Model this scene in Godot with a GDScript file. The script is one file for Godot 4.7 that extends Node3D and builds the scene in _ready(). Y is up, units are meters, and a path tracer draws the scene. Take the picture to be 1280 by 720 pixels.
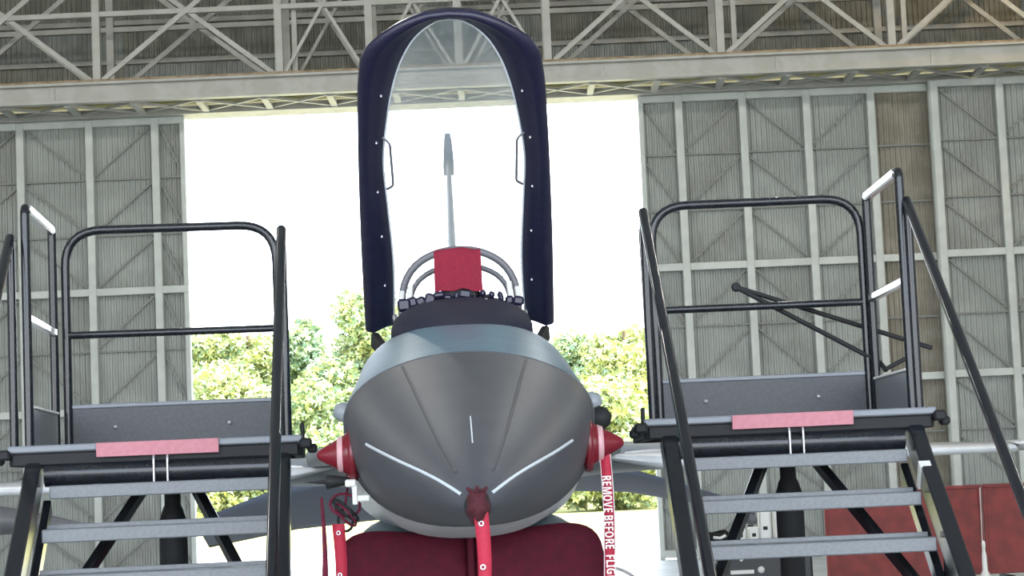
extends Node3D

const F := 2600.0
var cam_basis := Basis.IDENTITY
const EYE := Vector3(0, 1.75, 0)
const FILL_LAMP_WHITE := 20.0  # energy of the added white lamps
var M := {}
var used := {}
var mesh_cache := {}

# ------------------------------------------------------------------ helpers
func at(x: float, y: float, d: float) -> Vector3:
	var v := cam_basis * Vector3((x - 640.0) / F, -(y - 360.0) / F, -1.0)
	return EYE + v * (d / -v.z)

func numbered(n: String) -> String:
	if not used.has(n):
		used[n] = 0
		return n
	used[n] += 1
	return "%s_%03d" % [n, used[n]]

func mat(c: Color, rough := 0.6, metal := 0.0) -> StandardMaterial3D:
	var m := StandardMaterial3D.new()
	m.albedo_color = c
	m.roughness = rough
	m.metallic = metal
	return m

func noisy(c1: Color, c2: Color, freq: float, rough: float, scale := 1.0, sd := 1, bump := 0.0) -> StandardMaterial3D:
	var m := mat(Color.WHITE, rough)
	var n := FastNoiseLite.new()
	n.seed = sd
	n.frequency = freq
	n.fractal_octaves = 5
	var im := n.get_seamless_image(256, 256)
	var out := Image.create(256, 256, false, Image.FORMAT_RGB8)
	for y in 256:
		for x in 256:
			out.set_pixel(x, y, c1.lerp(c2, smoothstep(0.2, 0.8, im.get_pixel(x, y).r)))
	m.albedo_texture = ImageTexture.create_from_image(out)
	m.uv1_triplanar = true
	m.uv1_scale = Vector3.ONE * scale
	if bump > 0.0:
		var nm := im.duplicate() as Image
		nm.convert(Image.FORMAT_RGBA8)
		nm.bump_map_to_normal_map(bump)
		m.normal_enabled = true
		m.normal_texture = ImageTexture.create_from_image(nm)
	return m

func mb(smooth := false) -> SurfaceTool:
	var st := SurfaceTool.new()
	st.begin(Mesh.PRIMITIVE_TRIANGLES)
	st.set_smooth_group(1 if smooth else -1)
	return st

func tri(st: SurfaceTool, a: Vector3, b: Vector3, c: Vector3) -> void:
	st.add_vertex(a); st.add_vertex(b); st.add_vertex(c)

# triangle turned so that its front looks away from point o
func tri_out(st: SurfaceTool, a: Vector3, b: Vector3, c: Vector3, o: Vector3) -> void:
	var n := (a - c).cross(a - b)
	if n.dot((a + b + c) / 3.0 - o) < 0.0:
		tri(st, a, c, b)
	else:
		tri(st, a, b, c)

func quad_out(st: SurfaceTool, a: Vector3, b: Vector3, c: Vector3, d: Vector3, o: Vector3) -> void:
	tri_out(st, a, b, c, o)
	tri_out(st, a, c, d, o)

func box(st: SurfaceTool, xf: Transform3D, size: Vector3, bev := 0.0) -> void:
	st.set_smooth_group(-1)
	var h := size * 0.5
	var b: float = min(bev, min(h.x, min(h.y, h.z)) * 0.9)
	var o := xf.origin
	if b <= 0.0:
		for ax in 3:
			for s in [-1.0, 1.0]:
				var p := []
				for k in [[-1, -1], [1, -1], [1, 1], [-1, 1]]:
					var v := Vector3.ZERO
					v[ax] = s * h[ax]
					v[(ax + 1) % 3] = k[0] * h[(ax + 1) % 3]
					v[(ax + 2) % 3] = k[1] * h[(ax + 2) % 3]
					p.append(xf * v)
				quad_out(st, p[0], p[1], p[2], p[3], o)
		return
	# vertex of corner c that lies on the face across axis ax
	var f := func(c: Vector3, ax: int) -> Vector3:
		var v := Vector3.ZERO
		for i in 3:
			v[i] = c[i] * (h[i] if i == ax else h[i] - b)
		return xf * v
	for ax in 3:
		for s in [-1.0, 1.0]:
			var p := []
			for k in [[-1, -1], [1, -1], [1, 1], [-1, 1]]:
				var c := Vector3.ZERO
				c[ax] = s; c[(ax + 1) % 3] = k[0]; c[(ax + 2) % 3] = k[1]
				p.append(f.call(c, ax))
			quad_out(st, p[0], p[1], p[2], p[3], o)
		var u := (ax + 1) % 3
		var w := (ax + 2) % 3
		for su in [-1.0, 1.0]:
			for sw in [-1.0, 1.0]:
				var c0 := Vector3.ZERO; var c1 := Vector3.ZERO
				c0[ax] = -1.0; c1[ax] = 1.0
				c0[u] = su; c1[u] = su; c0[w] = sw; c1[w] = sw
				quad_out(st, f.call(c0, u), f.call(c1, u), f.call(c1, w), f.call(c0, w), o)
	for sx in [-1.0, 1.0]:
		for sy in [-1.0, 1.0]:
			for sz in [-1.0, 1.0]:
				var c := Vector3(sx, sy, sz)
				tri_out(st, f.call(c, 0), f.call(c, 1), f.call(c, 2), o)

func bx(st: SurfaceTool, c: Vector3, size: Vector3, bev := 0.0) -> void:
	box(st, Transform3D(Basis.IDENTITY, c), size, bev)

# a straight bar from a to b, w across, h along 'up'
func bar(st: SurfaceTool, a: Vector3, b: Vector3, w: float, h: float, bev := 0.0, up := Vector3.UP) -> void:
	var z := (b - a).normalized()
	var x := up.cross(z)
	if x.length() < 0.01:
		x = Vector3.RIGHT
	x = x.normalized()
	var y := z.cross(x).normalized()
	box(st, Transform3D(Basis(x, y, z), (a + b) * 0.5), Vector3(w, h, a.distance_to(b)), bev)

func loft(st: SurfaceTool, rings: Array, cap0 := true, cap1 := true, closed := true, away := Vector3.INF) -> void:
	st.set_smooth_group(1)
	var n: int = rings[0].size()
	for i in rings.size() - 1:
		var o := Vector3.ZERO
		for p in rings[i]: o += p
		for p in rings[i + 1]: o += p
		o = o / (2.0 * n) if away == Vector3.INF else away
		for k in (n if closed else n - 1):
			var k2 := (k + 1) % n
			var a: Vector3 = rings[i][k]; var b: Vector3 = rings[i][k2]
			var c: Vector3 = rings[i + 1][k2]; var d: Vector3 = rings[i + 1][k]
			tri_out(st, a, b, c, o)
			tri_out(st, a, c, d, o)
	for e in [[cap0, 0, 1], [cap1, rings.size() - 1, rings.size() - 2]]:
		if e[0]:
			st.set_smooth_group(-1)
			var r = rings[e[1]]
			var c := Vector3.ZERO
			var c2 := Vector3.ZERO
			for p in r: c += p
			for p in rings[e[2]]: c2 += p
			c /= n; c2 /= n
			for k in n:
				tri_out(st, c, r[k], r[(k + 1) % n], c2)

func tube(st: SurfaceTool, pts: Array, r: float, seg := 10, closed := false, flat := 1.0) -> void:
	var rings := []
	var n := pts.size()
	var up := Vector3.UP
	var prev_t := Vector3.ZERO
	for i in n:
		var a: Vector3 = pts[(i - 1 + n) % n] if closed else pts[max(i - 1, 0)]
		var b: Vector3 = pts[(i + 1) % n] if closed else pts[min(i + 1, n - 1)]
		var t := (b - a).normalized()
		if i == 0:
			up = Vector3.UP if abs(t.y) < 0.9 else Vector3.RIGHT
		else:
			var ax := prev_t.cross(t)
			if ax.length() > 1e-5:
				up = up.rotated(ax.normalized(), prev_t.angle_to(t))
		prev_t = t
		var x := up.cross(t).normalized()
		up = t.cross(x).normalized()
		var ring := PackedVector3Array()
		for k in seg:
			var g := TAU * k / seg
			ring.append(pts[i] + x * cos(g) * r + up * sin(g) * r * flat)
		rings.append(ring)
	if closed:
		rings.append(rings[0])
		loft(st, rings, false, false)
	else:
		loft(st, rings)

# profile of [radius, height]; axis is the y axis of xf
func lathe(st: SurfaceTool, prof: Array, xf: Transform3D, seg := 24) -> void:
	var rings := []
	for p in prof:
		var ring := PackedVector3Array()
		for k in seg:
			var g := TAU * k / seg
			ring.append(xf * Vector3(cos(g) * max(p[0], 0.0005), p[1], sin(g) * max(p[0], 0.0005)))
		rings.append(ring)
	loft(st, rings)

# round the corners of an open path
func fillet(pts: Array, r: float, n := 6) -> Array:
	var out := [pts[0]]
	for i in range(1, pts.size() - 1):
		var p: Vector3 = pts[i]
		var a: Vector3 = (pts[i - 1] - p)
		var b: Vector3 = (pts[i + 1] - p)
		var q: float = min(r, min(a.length(), b.length()) * 0.5)
		var pa := p + a.normalized() * q
		var pb := p + b.normalized() * q
		for k in n + 1:
			var t := float(k) / n
			out.append(pa.lerp(p, t).lerp(p.lerp(pb, t), t))
	out.append(pts[-1])
	return out

func obj(called: String, st: SurfaceTool, m: Material, parent: Node3D = null) -> MeshInstance3D:
	st.generate_normals()
	st.index()
	var o := MeshInstance3D.new()
	o.mesh = st.commit()
	o.material_override = m
	return put(called, o, parent)

func put(called: String, o: Node3D, parent: Node3D = null) -> Node3D:
	if parent == null:
		o.name = numbered(called)
		add_child(o, true)
	else:
		o.name = called
		parent.add_child(o, true)
		if str(o.name) != called:
			var k := 1
			while parent.has_node("%s_%03d" % [called, k]): k += 1
			o.name = "%s_%03d" % [called, k]
	return o

func inst(called: String, mesh: Mesh, m: Material, parent: Node3D, xf: Transform3D) -> MeshInstance3D:
	var o := MeshInstance3D.new()
	o.mesh = mesh
	o.material_override = m
	o.transform = xf
	put(called, o, parent)
	return o

func tag(o: Node, label: String, category: String, group := "", kind := "") -> void:
	o.set_meta("label", label)
	o.set_meta("category", category)
	if group: o.set_meta("group", group)
	if kind: o.set_meta("kind", kind)

func thing(called: String, label: String, category: String, pos := Vector3.ZERO, turn := 0.0, group := "", kind := "") -> Node3D:
	var o := Node3D.new()
	put(called, o)
	o.position = pos
	o.rotation.y = turn
	tag(o, label, category, group, kind)
	return o

func catmull(xs: Array, ys: Array, x: float) -> float:
	var n := xs.size()
	if x <= xs[0]: return ys[0]
	if x >= xs[n - 1]: return ys[n - 1]
	var i := 0
	while x > xs[i + 1]: i += 1
	var h: float = xs[i + 1] - xs[i]
	var t: float = (x - xs[i]) / h
	var m0: float = (ys[i + 1] - ys[i]) / h
	var m1 := m0
	if i > 0: m0 = 0.5 * (m0 + (ys[i] - ys[i - 1]) / (xs[i] - xs[i - 1]))
	if i < n - 2: m1 = 0.5 * (m1 + (ys[i + 2] - ys[i + 1]) / (xs[i + 2] - xs[i + 1]))
	var t2 := t * t; var t3 := t2 * t
	return (2 * t3 - 3 * t2 + 1) * ys[i] + (t3 - 2 * t2 + t) * h * m0 + (-2 * t3 + 3 * t2) * ys[i + 1] + (t3 - t2) * h * m1

# ------------------------------------------------------------------ materials
func make_materials() -> void:
	M.door_paint = noisy(Color(0.77, 0.79, 0.77), Color(0.72, 0.74, 0.72), 0.02, 0.55, 0.25, 3)
	M.sheet = noisy(Color(0.63, 0.65, 0.63), Color(0.57, 0.59, 0.57), 0.015, 0.6, 0.2, 4)
	M.sheet_dull = noisy(Color(0.60, 0.62, 0.60), Color(0.54, 0.55, 0.53), 0.02, 0.6, 0.2, 14)
	M.sheet_stained = noisy(Color(0.57, 0.55, 0.50), Color(0.50, 0.48, 0.43), 0.02, 0.65, 0.3, 5)
	M.gable = noisy(Color(0.56, 0.56, 0.52), Color(0.48, 0.48, 0.44), 0.02, 0.6, 0.2, 6)
	M.truss = noisy(Color(0.69, 0.69, 0.67), Color(0.65, 0.65, 0.62), 0.02, 0.55, 0.4, 7)
	M.rust = noisy(Color(0.62, 0.55, 0.44), Color(0.52, 0.44, 0.34), 0.03, 0.7, 0.5, 8)
	M.thin = mat(Color(0.50, 0.51, 0.49), 0.6)
	M.floor = noisy(Color(0.74, 0.75, 0.74), Color(0.67, 0.68, 0.67), 0.02, 0.45, 0.12, 9)
	M.tarmac = noisy(Color(0.66, 0.65, 0.61), Color(0.58, 0.57, 0.53), 0.02, 0.8, 0.1, 10)
	M.roof = mat(Color(0.72, 0.73, 0.73), 0.7)
	M.black = noisy(Color(0.10, 0.11, 0.13), Color(0.125, 0.135, 0.155), 0.03, 0.17, 2.0, 11)
	M.black_matt = mat(Color(0.075, 0.08, 0.09), 0.7)
	M.tread = noisy(Color(0.455, 0.47, 0.485), Color(0.425, 0.44, 0.455), 0.05, 0.4, 3.0, 12)
	M.board = noisy(Color(0.255, 0.265, 0.28), Color(0.225, 0.235, 0.25), 0.05, 0.45, 2.5, 13)
	M.lip = mat(Color(0.46, 0.48, 0.51), 0.35)
	M.pink = noisy(Color(0.74, 0.49, 0.53), Color(0.71, 0.46, 0.50), 0.03, 0.5, 3.0, 15)
	M.white = mat(Color(0.86, 0.86, 0.84), 0.4)
	M.rubber = mat(Color(0.06, 0.06, 0.06), 0.85)
	M.radome = noisy(Color(0.28, 0.288, 0.312), Color(0.257, 0.265, 0.29), 0.02, 0.5, 0.8, 16)
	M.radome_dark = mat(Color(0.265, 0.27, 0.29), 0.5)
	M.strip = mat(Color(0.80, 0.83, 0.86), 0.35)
	M.skin = noisy(Color(0.35, 0.48, 0.55), Color(0.31, 0.43, 0.495), 0.02, 0.36, 0.8, 17)
	M.belly = noisy(Color(0.86, 0.87, 0.88), Color(0.80, 0.81, 0.82), 0.02, 0.35, 0.8, 18)
	M.wing = noisy(Color(0.56, 0.58, 0.60), Color(0.52, 0.54, 0.56), 0.02, 0.4, 0.6, 19)
	M.stab = mat(Color(0.42, 0.46, 0.54), 0.5)
	M.frame = noisy(Color(0.12, 0.115, 0.20), Color(0.145, 0.14, 0.235), 0.03, 0.33, 2.0, 20)
	M.coaming = mat(Color(0.085, 0.095, 0.18), 0.85)
	M.hoop = mat(Color(0.40, 0.40, 0.42), 0.4)
	M.chrome = mat(Color(0.85, 0.85, 0.87), 0.25, 0.7)
	M.red_cloth = noisy(Color(0.52, 0.08, 0.19), Color(0.46, 0.07, 0.165), 0.06, 0.85, 4.0, 21, 2.0)
	M.maroon = noisy(Color(0.40, 0.04, 0.17), Color(0.35, 0.035, 0.145), 0.03, 0.8, 1.5, 22, 2.0)
	M.red_plastic = mat(Color(0.43, 0.075, 0.13), 0.25)
	M.ribbon = noisy(Color(0.68, 0.12, 0.23), Color(0.62, 0.10, 0.20), 0.05, 0.7, 6.0, 23)
	M.hood = noisy(Color(0.30, 0.045, 0.11), Color(0.20, 0.04, 0.08), 0.06, 0.85, 9.0, 31, 3.0)
	M.sheen_band = mat(Color(0.80, 0.62, 0.64), 0.3)
	M.bright_metal = mat(Color(0.93, 0.93, 0.93), 0.22, 1.0)
	M.letter = mat(Color(0.93, 0.88, 0.88), 0.6)
	M.barrier = noisy(Color(0.50, 0.17, 0.15), Color(0.43, 0.14, 0.125), 0.02, 0.6, 0.6, 24)
	M.tank = noisy(Color(0.40, 0.41, 0.43), Color(0.35, 0.36, 0.38), 0.02, 0.45, 0.6, 25)
	M.cart = mat(Color(0.10, 0.105, 0.12), 0.45)
	M.hose = mat(Color(0.75, 0.73, 0.72), 0.6)
	M.bark = mat(Color(0.36, 0.31, 0.25), 0.9)
	M.grass = noisy(Color(0.64, 0.62, 0.38), Color(0.58, 0.58, 0.34), 0.03, 0.95, 0.15, 26)
	M.metal = mat(Color(0.55, 0.56, 0.58), 0.4, 0.5)
	var lf := mat(Color.WHITE, 0.75)
	lf.vertex_color_use_as_albedo = true
	lf.backlight_enabled = true
	lf.backlight = Color(0.25, 0.28, 0.12)
	lf.cull_mode = BaseMaterial3D.CULL_DISABLED
	M.leaf = lf
	var g := mat(Color(0.92, 0.95, 0.95, 0.42), 0.05)
	g.transparency = BaseMaterial3D.TRANSPARENCY_ALPHA
	g.cull_mode = BaseMaterial3D.CULL_DISABLED
	M.glass = g

# ------------------------------------------------------------------ building
func corrugated(w: float, h: float) -> Mesh:
	var key := "c%.3f_%.3f" % [w, h]
	if mesh_cache.has(key): return mesh_cache[key]
	var st := mb()
	var pitch := 0.11
	var dep := 0.03
	var n := int(max(1, round(w / pitch)))
	var p := w / n
	var prof := []
	for i in n:
		var x := -w * 0.5 + i * p
		prof.append(Vector2(x, -dep)); prof.append(Vector2(x + p * 0.42, -dep))
		prof.append(Vector2(x + p * 0.56, 0)); prof.append(Vector2(x + p * 0.86, 0))
	prof.append(Vector2(w * 0.5, -dep))
	for i in prof.size() - 1:
		var a: Vector2 = prof[i]; var b: Vector2 = prof[i + 1]
		quad_out(st, Vector3(a.x, -h * 0.5, a.y), Vector3(b.x, -h * 0.5, b.y), Vector3(b.x, h * 0.5, b.y), Vector3(a.x, h * 0.5, a.y), Vector3((a.x + b.x) * 0.5, 0, -5))
	bx(st, Vector3(0, 0, -dep - 0.012), Vector3(w, h, 0.02))
	st.generate_normals()
	mesh_cache[key] = st.commit()
	return mesh_cache[key]

func unit_box(size: Vector3, bev: float) -> Mesh:
	var key := "b%.3f_%.3f_%.3f_%.3f" % [size.x, size.y, size.z, bev]
	if not mesh_cache.has(key):
		var st := mb()
		bx(st, Vector3.ZERO, size, bev)
		st.generate_normals()
		mesh_cache[key] = st.commit()
	return mesh_cache[key]

func rod(parent: Node3D, called: String, a: Vector3, b: Vector3, w: float, h: float, m: Material) -> MeshInstance3D:
	var st := mb()
	bar(st, a, b, w, h, 0.0, Vector3.BACK)
	return obj(called, st, m, parent)

# a sliding door leaf: studs at xs, rails, thin girts, braces and corrugated sheets
func door_leaf(called: String, label: String, x0: float, x1: float, z: float, xs: Array, edge_light: float, stained: float, start: int) -> void:
	var top := 9.52
	var rails := [0.12, 3.50, 5.95, 9.46]
	var t := thing(called, label, "sliding door", Vector3((x0 + x1) * 0.5, 0, z), 0.0, "", "structure")
	var ox := t.position.x
	var edges := [x0]
	for x in xs: edges.append(x)
	edges.append(x1)
	var subs := [3, 2, 3]
	for i in edges.size() - 1:
		var a: float = edges[i]; var b: float = edges[i + 1]
		if b - a < 0.02: continue
		for r in 3:
			var lo: float = rails[r]; var hi: float = rails[r + 1]
			var sm: Material = M.sheet_stained if stained > 0.0 and i == edges.size() - 2 else (M.sheet if (i + r) % 3 else M.sheet_dull)
			inst("panel", corrugated(b - a, hi - lo), sm, t, Transform3D(Basis.IDENTITY, Vector3((a + b) * 0.5 - ox, (lo + hi) * 0.5, -0.14)))
			for k in subs[r]:
				var y0: float = lo + (hi - lo) * k / subs[r]
				var y1: float = lo + (hi - lo) * (k + 1) / subs[r]
				if k > 0:
					inst("girt", unit_box(Vector3(b - a, 0.035, 0.05), 0.0), M.thin, t, Transform3D(Basis.IDENTITY, Vector3((a + b) * 0.5 - ox, y0, -0.11)))
				if b - a > 0.5 and not (stained > 0.0 and i == edges.size() - 2):
					var down := (i + start) % 2 == 0
					var p := Vector3(a - ox + 0.06, y1 - 0.06, -0.09) if down else Vector3(a - ox + 0.06, y0 + 0.06, -0.09)
					var q := Vector3(b - ox - 0.06, y0 + 0.06, -0.09) if down else Vector3(b - ox - 0.06, y1 - 0.06, -0.09)
					rod(t, "brace", p, q, 0.045, 0.03, M.thin)
	for x in xs:
		inst("stud", unit_box(Vector3(0.16, top, 0.14), 0.01), M.door_paint, t, Transform3D(Basis.IDENTITY, Vector3(x - ox, top * 0.5, -0.02)))
	for e in [x0 + 0.05, x1 - 0.05]:
		inst("edge_post", unit_box(Vector3(0.10, top, 0.16), 0.01), M.door_paint, t, Transform3D(Basis.IDENTITY, Vector3(e - ox, top * 0.5, -0.08)))
	for y in rails:
		inst("rail", unit_box(Vector3(x1 - x0, 0.15, 0.12), 0.01), M.door_paint, t, Transform3D(Basis.IDENTITY, Vector3((x0 + x1) * 0.5 - ox, y, -0.03)))

func struct_box(called: String, label: String, cat: String, c: Vector3, size: Vector3, m: Material) -> void:
	var st := mb()
	bx(st, Vector3.ZERO, size)
	var o := obj(called, st, m)
	o.position = c
	tag(o, label, cat, "", "structure")

func build_hangar() -> void:
	struct_box("floor", "worn grey concrete hangar floor under the jet and stands", "floor", Vector3(0, -0.15, -16.5), Vector3(56, 0.3, 54), M.floor)
	struct_box("ground", "pale sunlit concrete apron outside the hangar doors", "apron", Vector3(0, -0.17, -52), Vector3(160, 0.3, 17), M.tarmac)
	struct_box("ground_front", "pale concrete apron in front of the hangar's open end", "apron", Vector3(0, -0.17, 40), Vector3(160, 0.3, 59), M.tarmac)
	struct_box("grass_field", "sunlit yellow-green grass strip beyond the apron", "grass", Vector3(0, -0.16, -125.5), Vector3(260, 0.3, 130), M.grass)
	struct_box("ceiling", "grey sheet ceiling high over the hangar", "ceiling", Vector3(0, 14.2, -17), Vector3(56, 0.3, 55), M.roof)
	struct_box("wall_left", "grey sheet side wall left of the jet", "wall", Vector3(-27.8, 7, -17), Vector3(0.3, 14.3, 55), M.roof)
	struct_box("wall_right", "grey sheet side wall right of the jet", "wall", Vector3(27.8, 7, -17), Vector3(0.3, 14.3, 55), M.roof)
	# gable wall over the doors: corrugated sheets hung on girts
	var g := thing("wall_back", "grey corrugated gable wall behind the lattice girder above the doors", "wall", Vector3(0, 0, -43.9), 0.0, "", "structure")
	var gx := [-27.6, -22.6, -17.0, -11.7, -8.1, -4.45, -2.64, -0.865, 0.92, 4.38, 7.8, 11.2, 16.5, 22.0, 27.6]
	var gy := [9.82, 11.0, 11.85, 14.05]
	for i in gx.size() - 1:
		for r in 3:
			inst("panel", corrugated(gx[i + 1] - gx[i], gy[r + 1] - gy[r]), M.gable if (i + r) % 4 else M.sheet_dull, g, Transform3D(Basis.IDENTITY, Vector3((gx[i] + gx[i + 1]) * 0.5, (gy[r] + gy[r + 1]) * 0.5, 0)))
	for y in [11.0, 11.85]:
		inst("girt", unit_box(Vector3(55.2, 0.1, 0.1), 0.0), M.truss, g, Transform3D(Basis.IDENTITY, Vector3(0, y, 0.06)))
	# the girder over the doors, front and back planes
	var t := thing("truss_beam", "pale grey steel lattice girder spanning above the hangar doors", "girder", Vector3(0, 0, -41), 0.0, "", "structure")
	for pl in 2:
		var z := 0.0 if pl == 0 else -1.46
		if pl == 0:
			inst("bottom_chord", unit_box(Vector3(55, 0.33, 0.03), 0.0), M.truss, t, Transform3D(Basis.IDENTITY, Vector3(0, 9.80, 0)))
			inst("flange", unit_box(Vector3(55, 0.05, 0.24), 0.0), M.truss, t, Transform3D(Basis.IDENTITY, Vector3(0, 9.985, 0.02)))
			inst("flange", unit_box(Vector3(55, 0.06, 0.22), 0.0), M.truss, t, Transform3D(Basis.IDENTITY, Vector3(0, 9.63, 0.0)))
			inst("rusty_ledge", unit_box(Vector3(55, 0.04, 0.30), 0.0), M.rust, t, Transform3D(Basis.IDENTITY, Vector3(0, 10.035, -0.02)))
			for sx in [-9.0, -5.2, 2.0, 5.5, 8.6]:
				inst("splice_plate", unit_box(Vector3(0.08, 0.3, 0.05), 0.0), M.truss, t, Transform3D(Basis.IDENTITY, Vector3(sx, 9.80, 0.02)))
		else:
			inst("bottom_chord", unit_box(Vector3(55, 0.14, 0.14), 0.0), M.truss, t, Transform3D(Basis.IDENTITY, Vector3(0, 9.98, z)))
		inst("middle_chord", unit_box(Vector3(55, 0.10, 0.12), 0.0), M.truss, t, Transform3D(Basis.IDENTITY, Vector3(0, 11.39, z)))
		inst("top_chord", unit_box(Vector3(55, 0.2, 0.16), 0.0), M.truss, t, Transform3D(Basis.IDENTITY, Vector3(0, 12.9, z)))
		for i in range(1, gx.size() - 1):
			var x: float = gx[i]
			inst("vertical", unit_box(Vector3(0.15, 3.0, 0.14), 0.0), M.truss, t, Transform3D(Basis.IDENTITY, Vector3(x, 11.45, z)))
			if pl == 0 and (i == 5 or i >= 9):
				inst("vertical", unit_box(Vector3(0.1, 3.0, 0.12), 0.0), M.truss, t, Transform3D(Basis.IDENTITY, Vector3(x + 0.3, 11.45, z - 0.2)))
		for i in gx.size() - 1:
			var a: float = gx[i] + 0.12
			var b: float = gx[i + 1] - 0.12
			var w := 0.095 if b - a > 2.5 else 0.065
			rod(t, "diagonal", Vector3(a, 10.05, z + 0.04), Vector3(b, 12.75, z + 0.04), w, 0.06, M.truss)
			rod(t, "diagonal", Vector3(a, 12.75, z - 0.04), Vector3(b, 10.05, z - 0.04), w, 0.06, M.truss)
	# flat lattice closing the girder from below
	var sp := 1.315
	var i0 := -19
	for i in range(i0, 20):
		var x := -7.43 + sp * i
		if abs(x) > 26.5: continue
		rod(t, "cross_stub", Vector3(x, 9.60, -0.12), Vector3(x, 9.60, -1.3), 0.13, 0.08, M.truss)
		bar_part(t, "lacing", Vector3(x, 9.60, -0.12), Vector3(x + sp, 9.60, -1.3), 0.07, 0.05, M.truss)
		bar_part(t, "lacing", Vector3(x, 9.61, -1.3), Vector3(x + sp, 9.61, -0.12), 0.07, 0.05, M.truss)
	# door head rail under the girder
	struct_box("trim_1", "pale steel head rail and track above the sliding doors", "rail", Vector3(0, 9.62, -42.62), Vector3(55, 0.16, 0.7), M.truss)
	struct_box("trim_2", "dark sheet soffit hidden above the girder lacing", "soffit", Vector3(0, 9.86, -42.6), Vector3(55, 0.04, 2.6), M.sheet_stained)
	door_leaf("door_1", "grey corrugated sliding door left of the opening, behind the left stand", -26.0, -6.63, -42.5, [-24.2, -22.8, -21.4, -20.0, -18.6, -17.2, -15.8, -14.35, -12.9, -11.45, -10.03, -8.60, -7.24], 1.0, 0.0, 1)
	door_leaf("door_2", "grey corrugated sliding door right of the opening, behind the right stand's guard rail", 2.77, 9.4, -42.5, [3.60, 4.92, 6.24, 7.57], 1.0, 1.0, 0)
	door_leaf("door_3", "grey corrugated sliding door at far right, overlapping its neighbour", 8.70, 26.0, -42.1, [8.80, 10.14, 11.5, 12.86, 14.2, 15.6, 17.0, 18.4, 19.8, 21.2, 22.6, 24.0], 0.0, 0.0, 1)
	struct_box("wall_back_pier_left", "plain grey wall pier beyond the left sliding door", "wall", Vector3(-26.8, 4.8, -42.8), Vector3(1.8, 9.6, 0.3), M.roof)
	struct_box("wall_back_pier_right", "plain grey wall pier beyond the right sliding doors", "wall", Vector3(26.8, 4.8, -42.8), Vector3(1.8, 9.6, 0.3), M.roof)

func bar_part(parent: Node3D, called: String, a: Vector3, b: Vector3, w: float, h: float, m: Material) -> void:
	var st := mb()
	bar(st, a, b, w, h)
	obj(called, st, m, parent)

# ------------------------------------------------------------------ trees
func tree(label: String, pos: Vector3, h: float, w: float, sd: int, yellow: float, density: int) -> void:
	var t := thing("leafy_tree", label, "tree", pos, 0.0, "trees beyond the apron")
	var rng := RandomNumberGenerator.new()
	rng.seed = sd
	var st := mb(true)
	tube(st, [Vector3(0, -0.1, 0), Vector3(0.1, h * 0.3, 0), Vector3(0.0, h * 0.7, 0.1), Vector3(0.05, h * 0.95, 0)], 0.11, 7)
	var blobs := []
	for k in 26:
		var f := rng.randf()
		var yy: float = h * lerp(0.12, 0.93, f)
		var rad: float = w * (0.62 - 0.38 * f) * sqrt(rng.randf())
		var an := rng.randf() * TAU
		var c := Vector3(cos(an) * rad, yy, sin(an) * rad)
		blobs.append([c, w * rng.randf_range(0.20, 0.36)])
		tube(st, [Vector3(0.05, yy * 0.75, 0), c * Vector3(0.5, 0.9, 0.5) , c], 0.035, 5)
	obj("trunk", st, M.bark, t)
	# leaf spray: six bent leaves
	var ls := mb()
	for k in 5:
		var q := Basis(Vector3.UP, TAU * k / 5.0 + 0.3) * Basis(Vector3.RIGHT, 0.5 + 0.25 * (k % 3))
		var p := []
		for v in [Vector3(0, 0, 0), Vector3(0.055, 0.01, 0.10), Vector3(0, 0.03, 0.22), Vector3(-0.055, 0.01, 0.10)]:
			p.append(q * v)
		tri(ls, p[0], p[1], p[2]); tri(ls, p[0], p[2], p[3])
	ls.generate_normals()
	var mm := MultiMesh.new()
	mm.transform_format = MultiMesh.TRANSFORM_3D
	mm.use_colors = true
	mm.mesh = ls.commit()
	mm.instance_count = density
	for i in density:
		var b = blobs[rng.randi() % blobs.size()]
		var d: Vector3 = Vector3(rng.randfn(), rng.randfn(), rng.randfn()).normalized() * b[1] * pow(rng.randf(), 0.4)
		d.y *= 0.85
		var bs := Basis(Vector3(rng.randfn(), rng.randfn(), rng.randfn()).normalized(), rng.randf() * TAU).scaled(Vector3.ONE * rng.randf_range(0.85, 1.6))
		mm.set_instance_transform(i, Transform3D(bs, b[0] + d))
		var yl: float = clamp(yellow + rng.randfn() * 0.3, 0.0, 1.0)
		var c := Color(0.27, 0.40, 0.28).lerp(Color(0.48, 0.50, 0.20), yl) * rng.randf_range(0.8, 1.2)
		mm.set_instance_color(i, Color(c.r, c.g, c.b, 1))
	var mi := MultiMeshInstance3D.new()
	mi.multimesh = mm
	mi.material_override = M.leaf
	mi.set_meta("kind", "stuff")
	put("foliage", mi, t)

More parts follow.
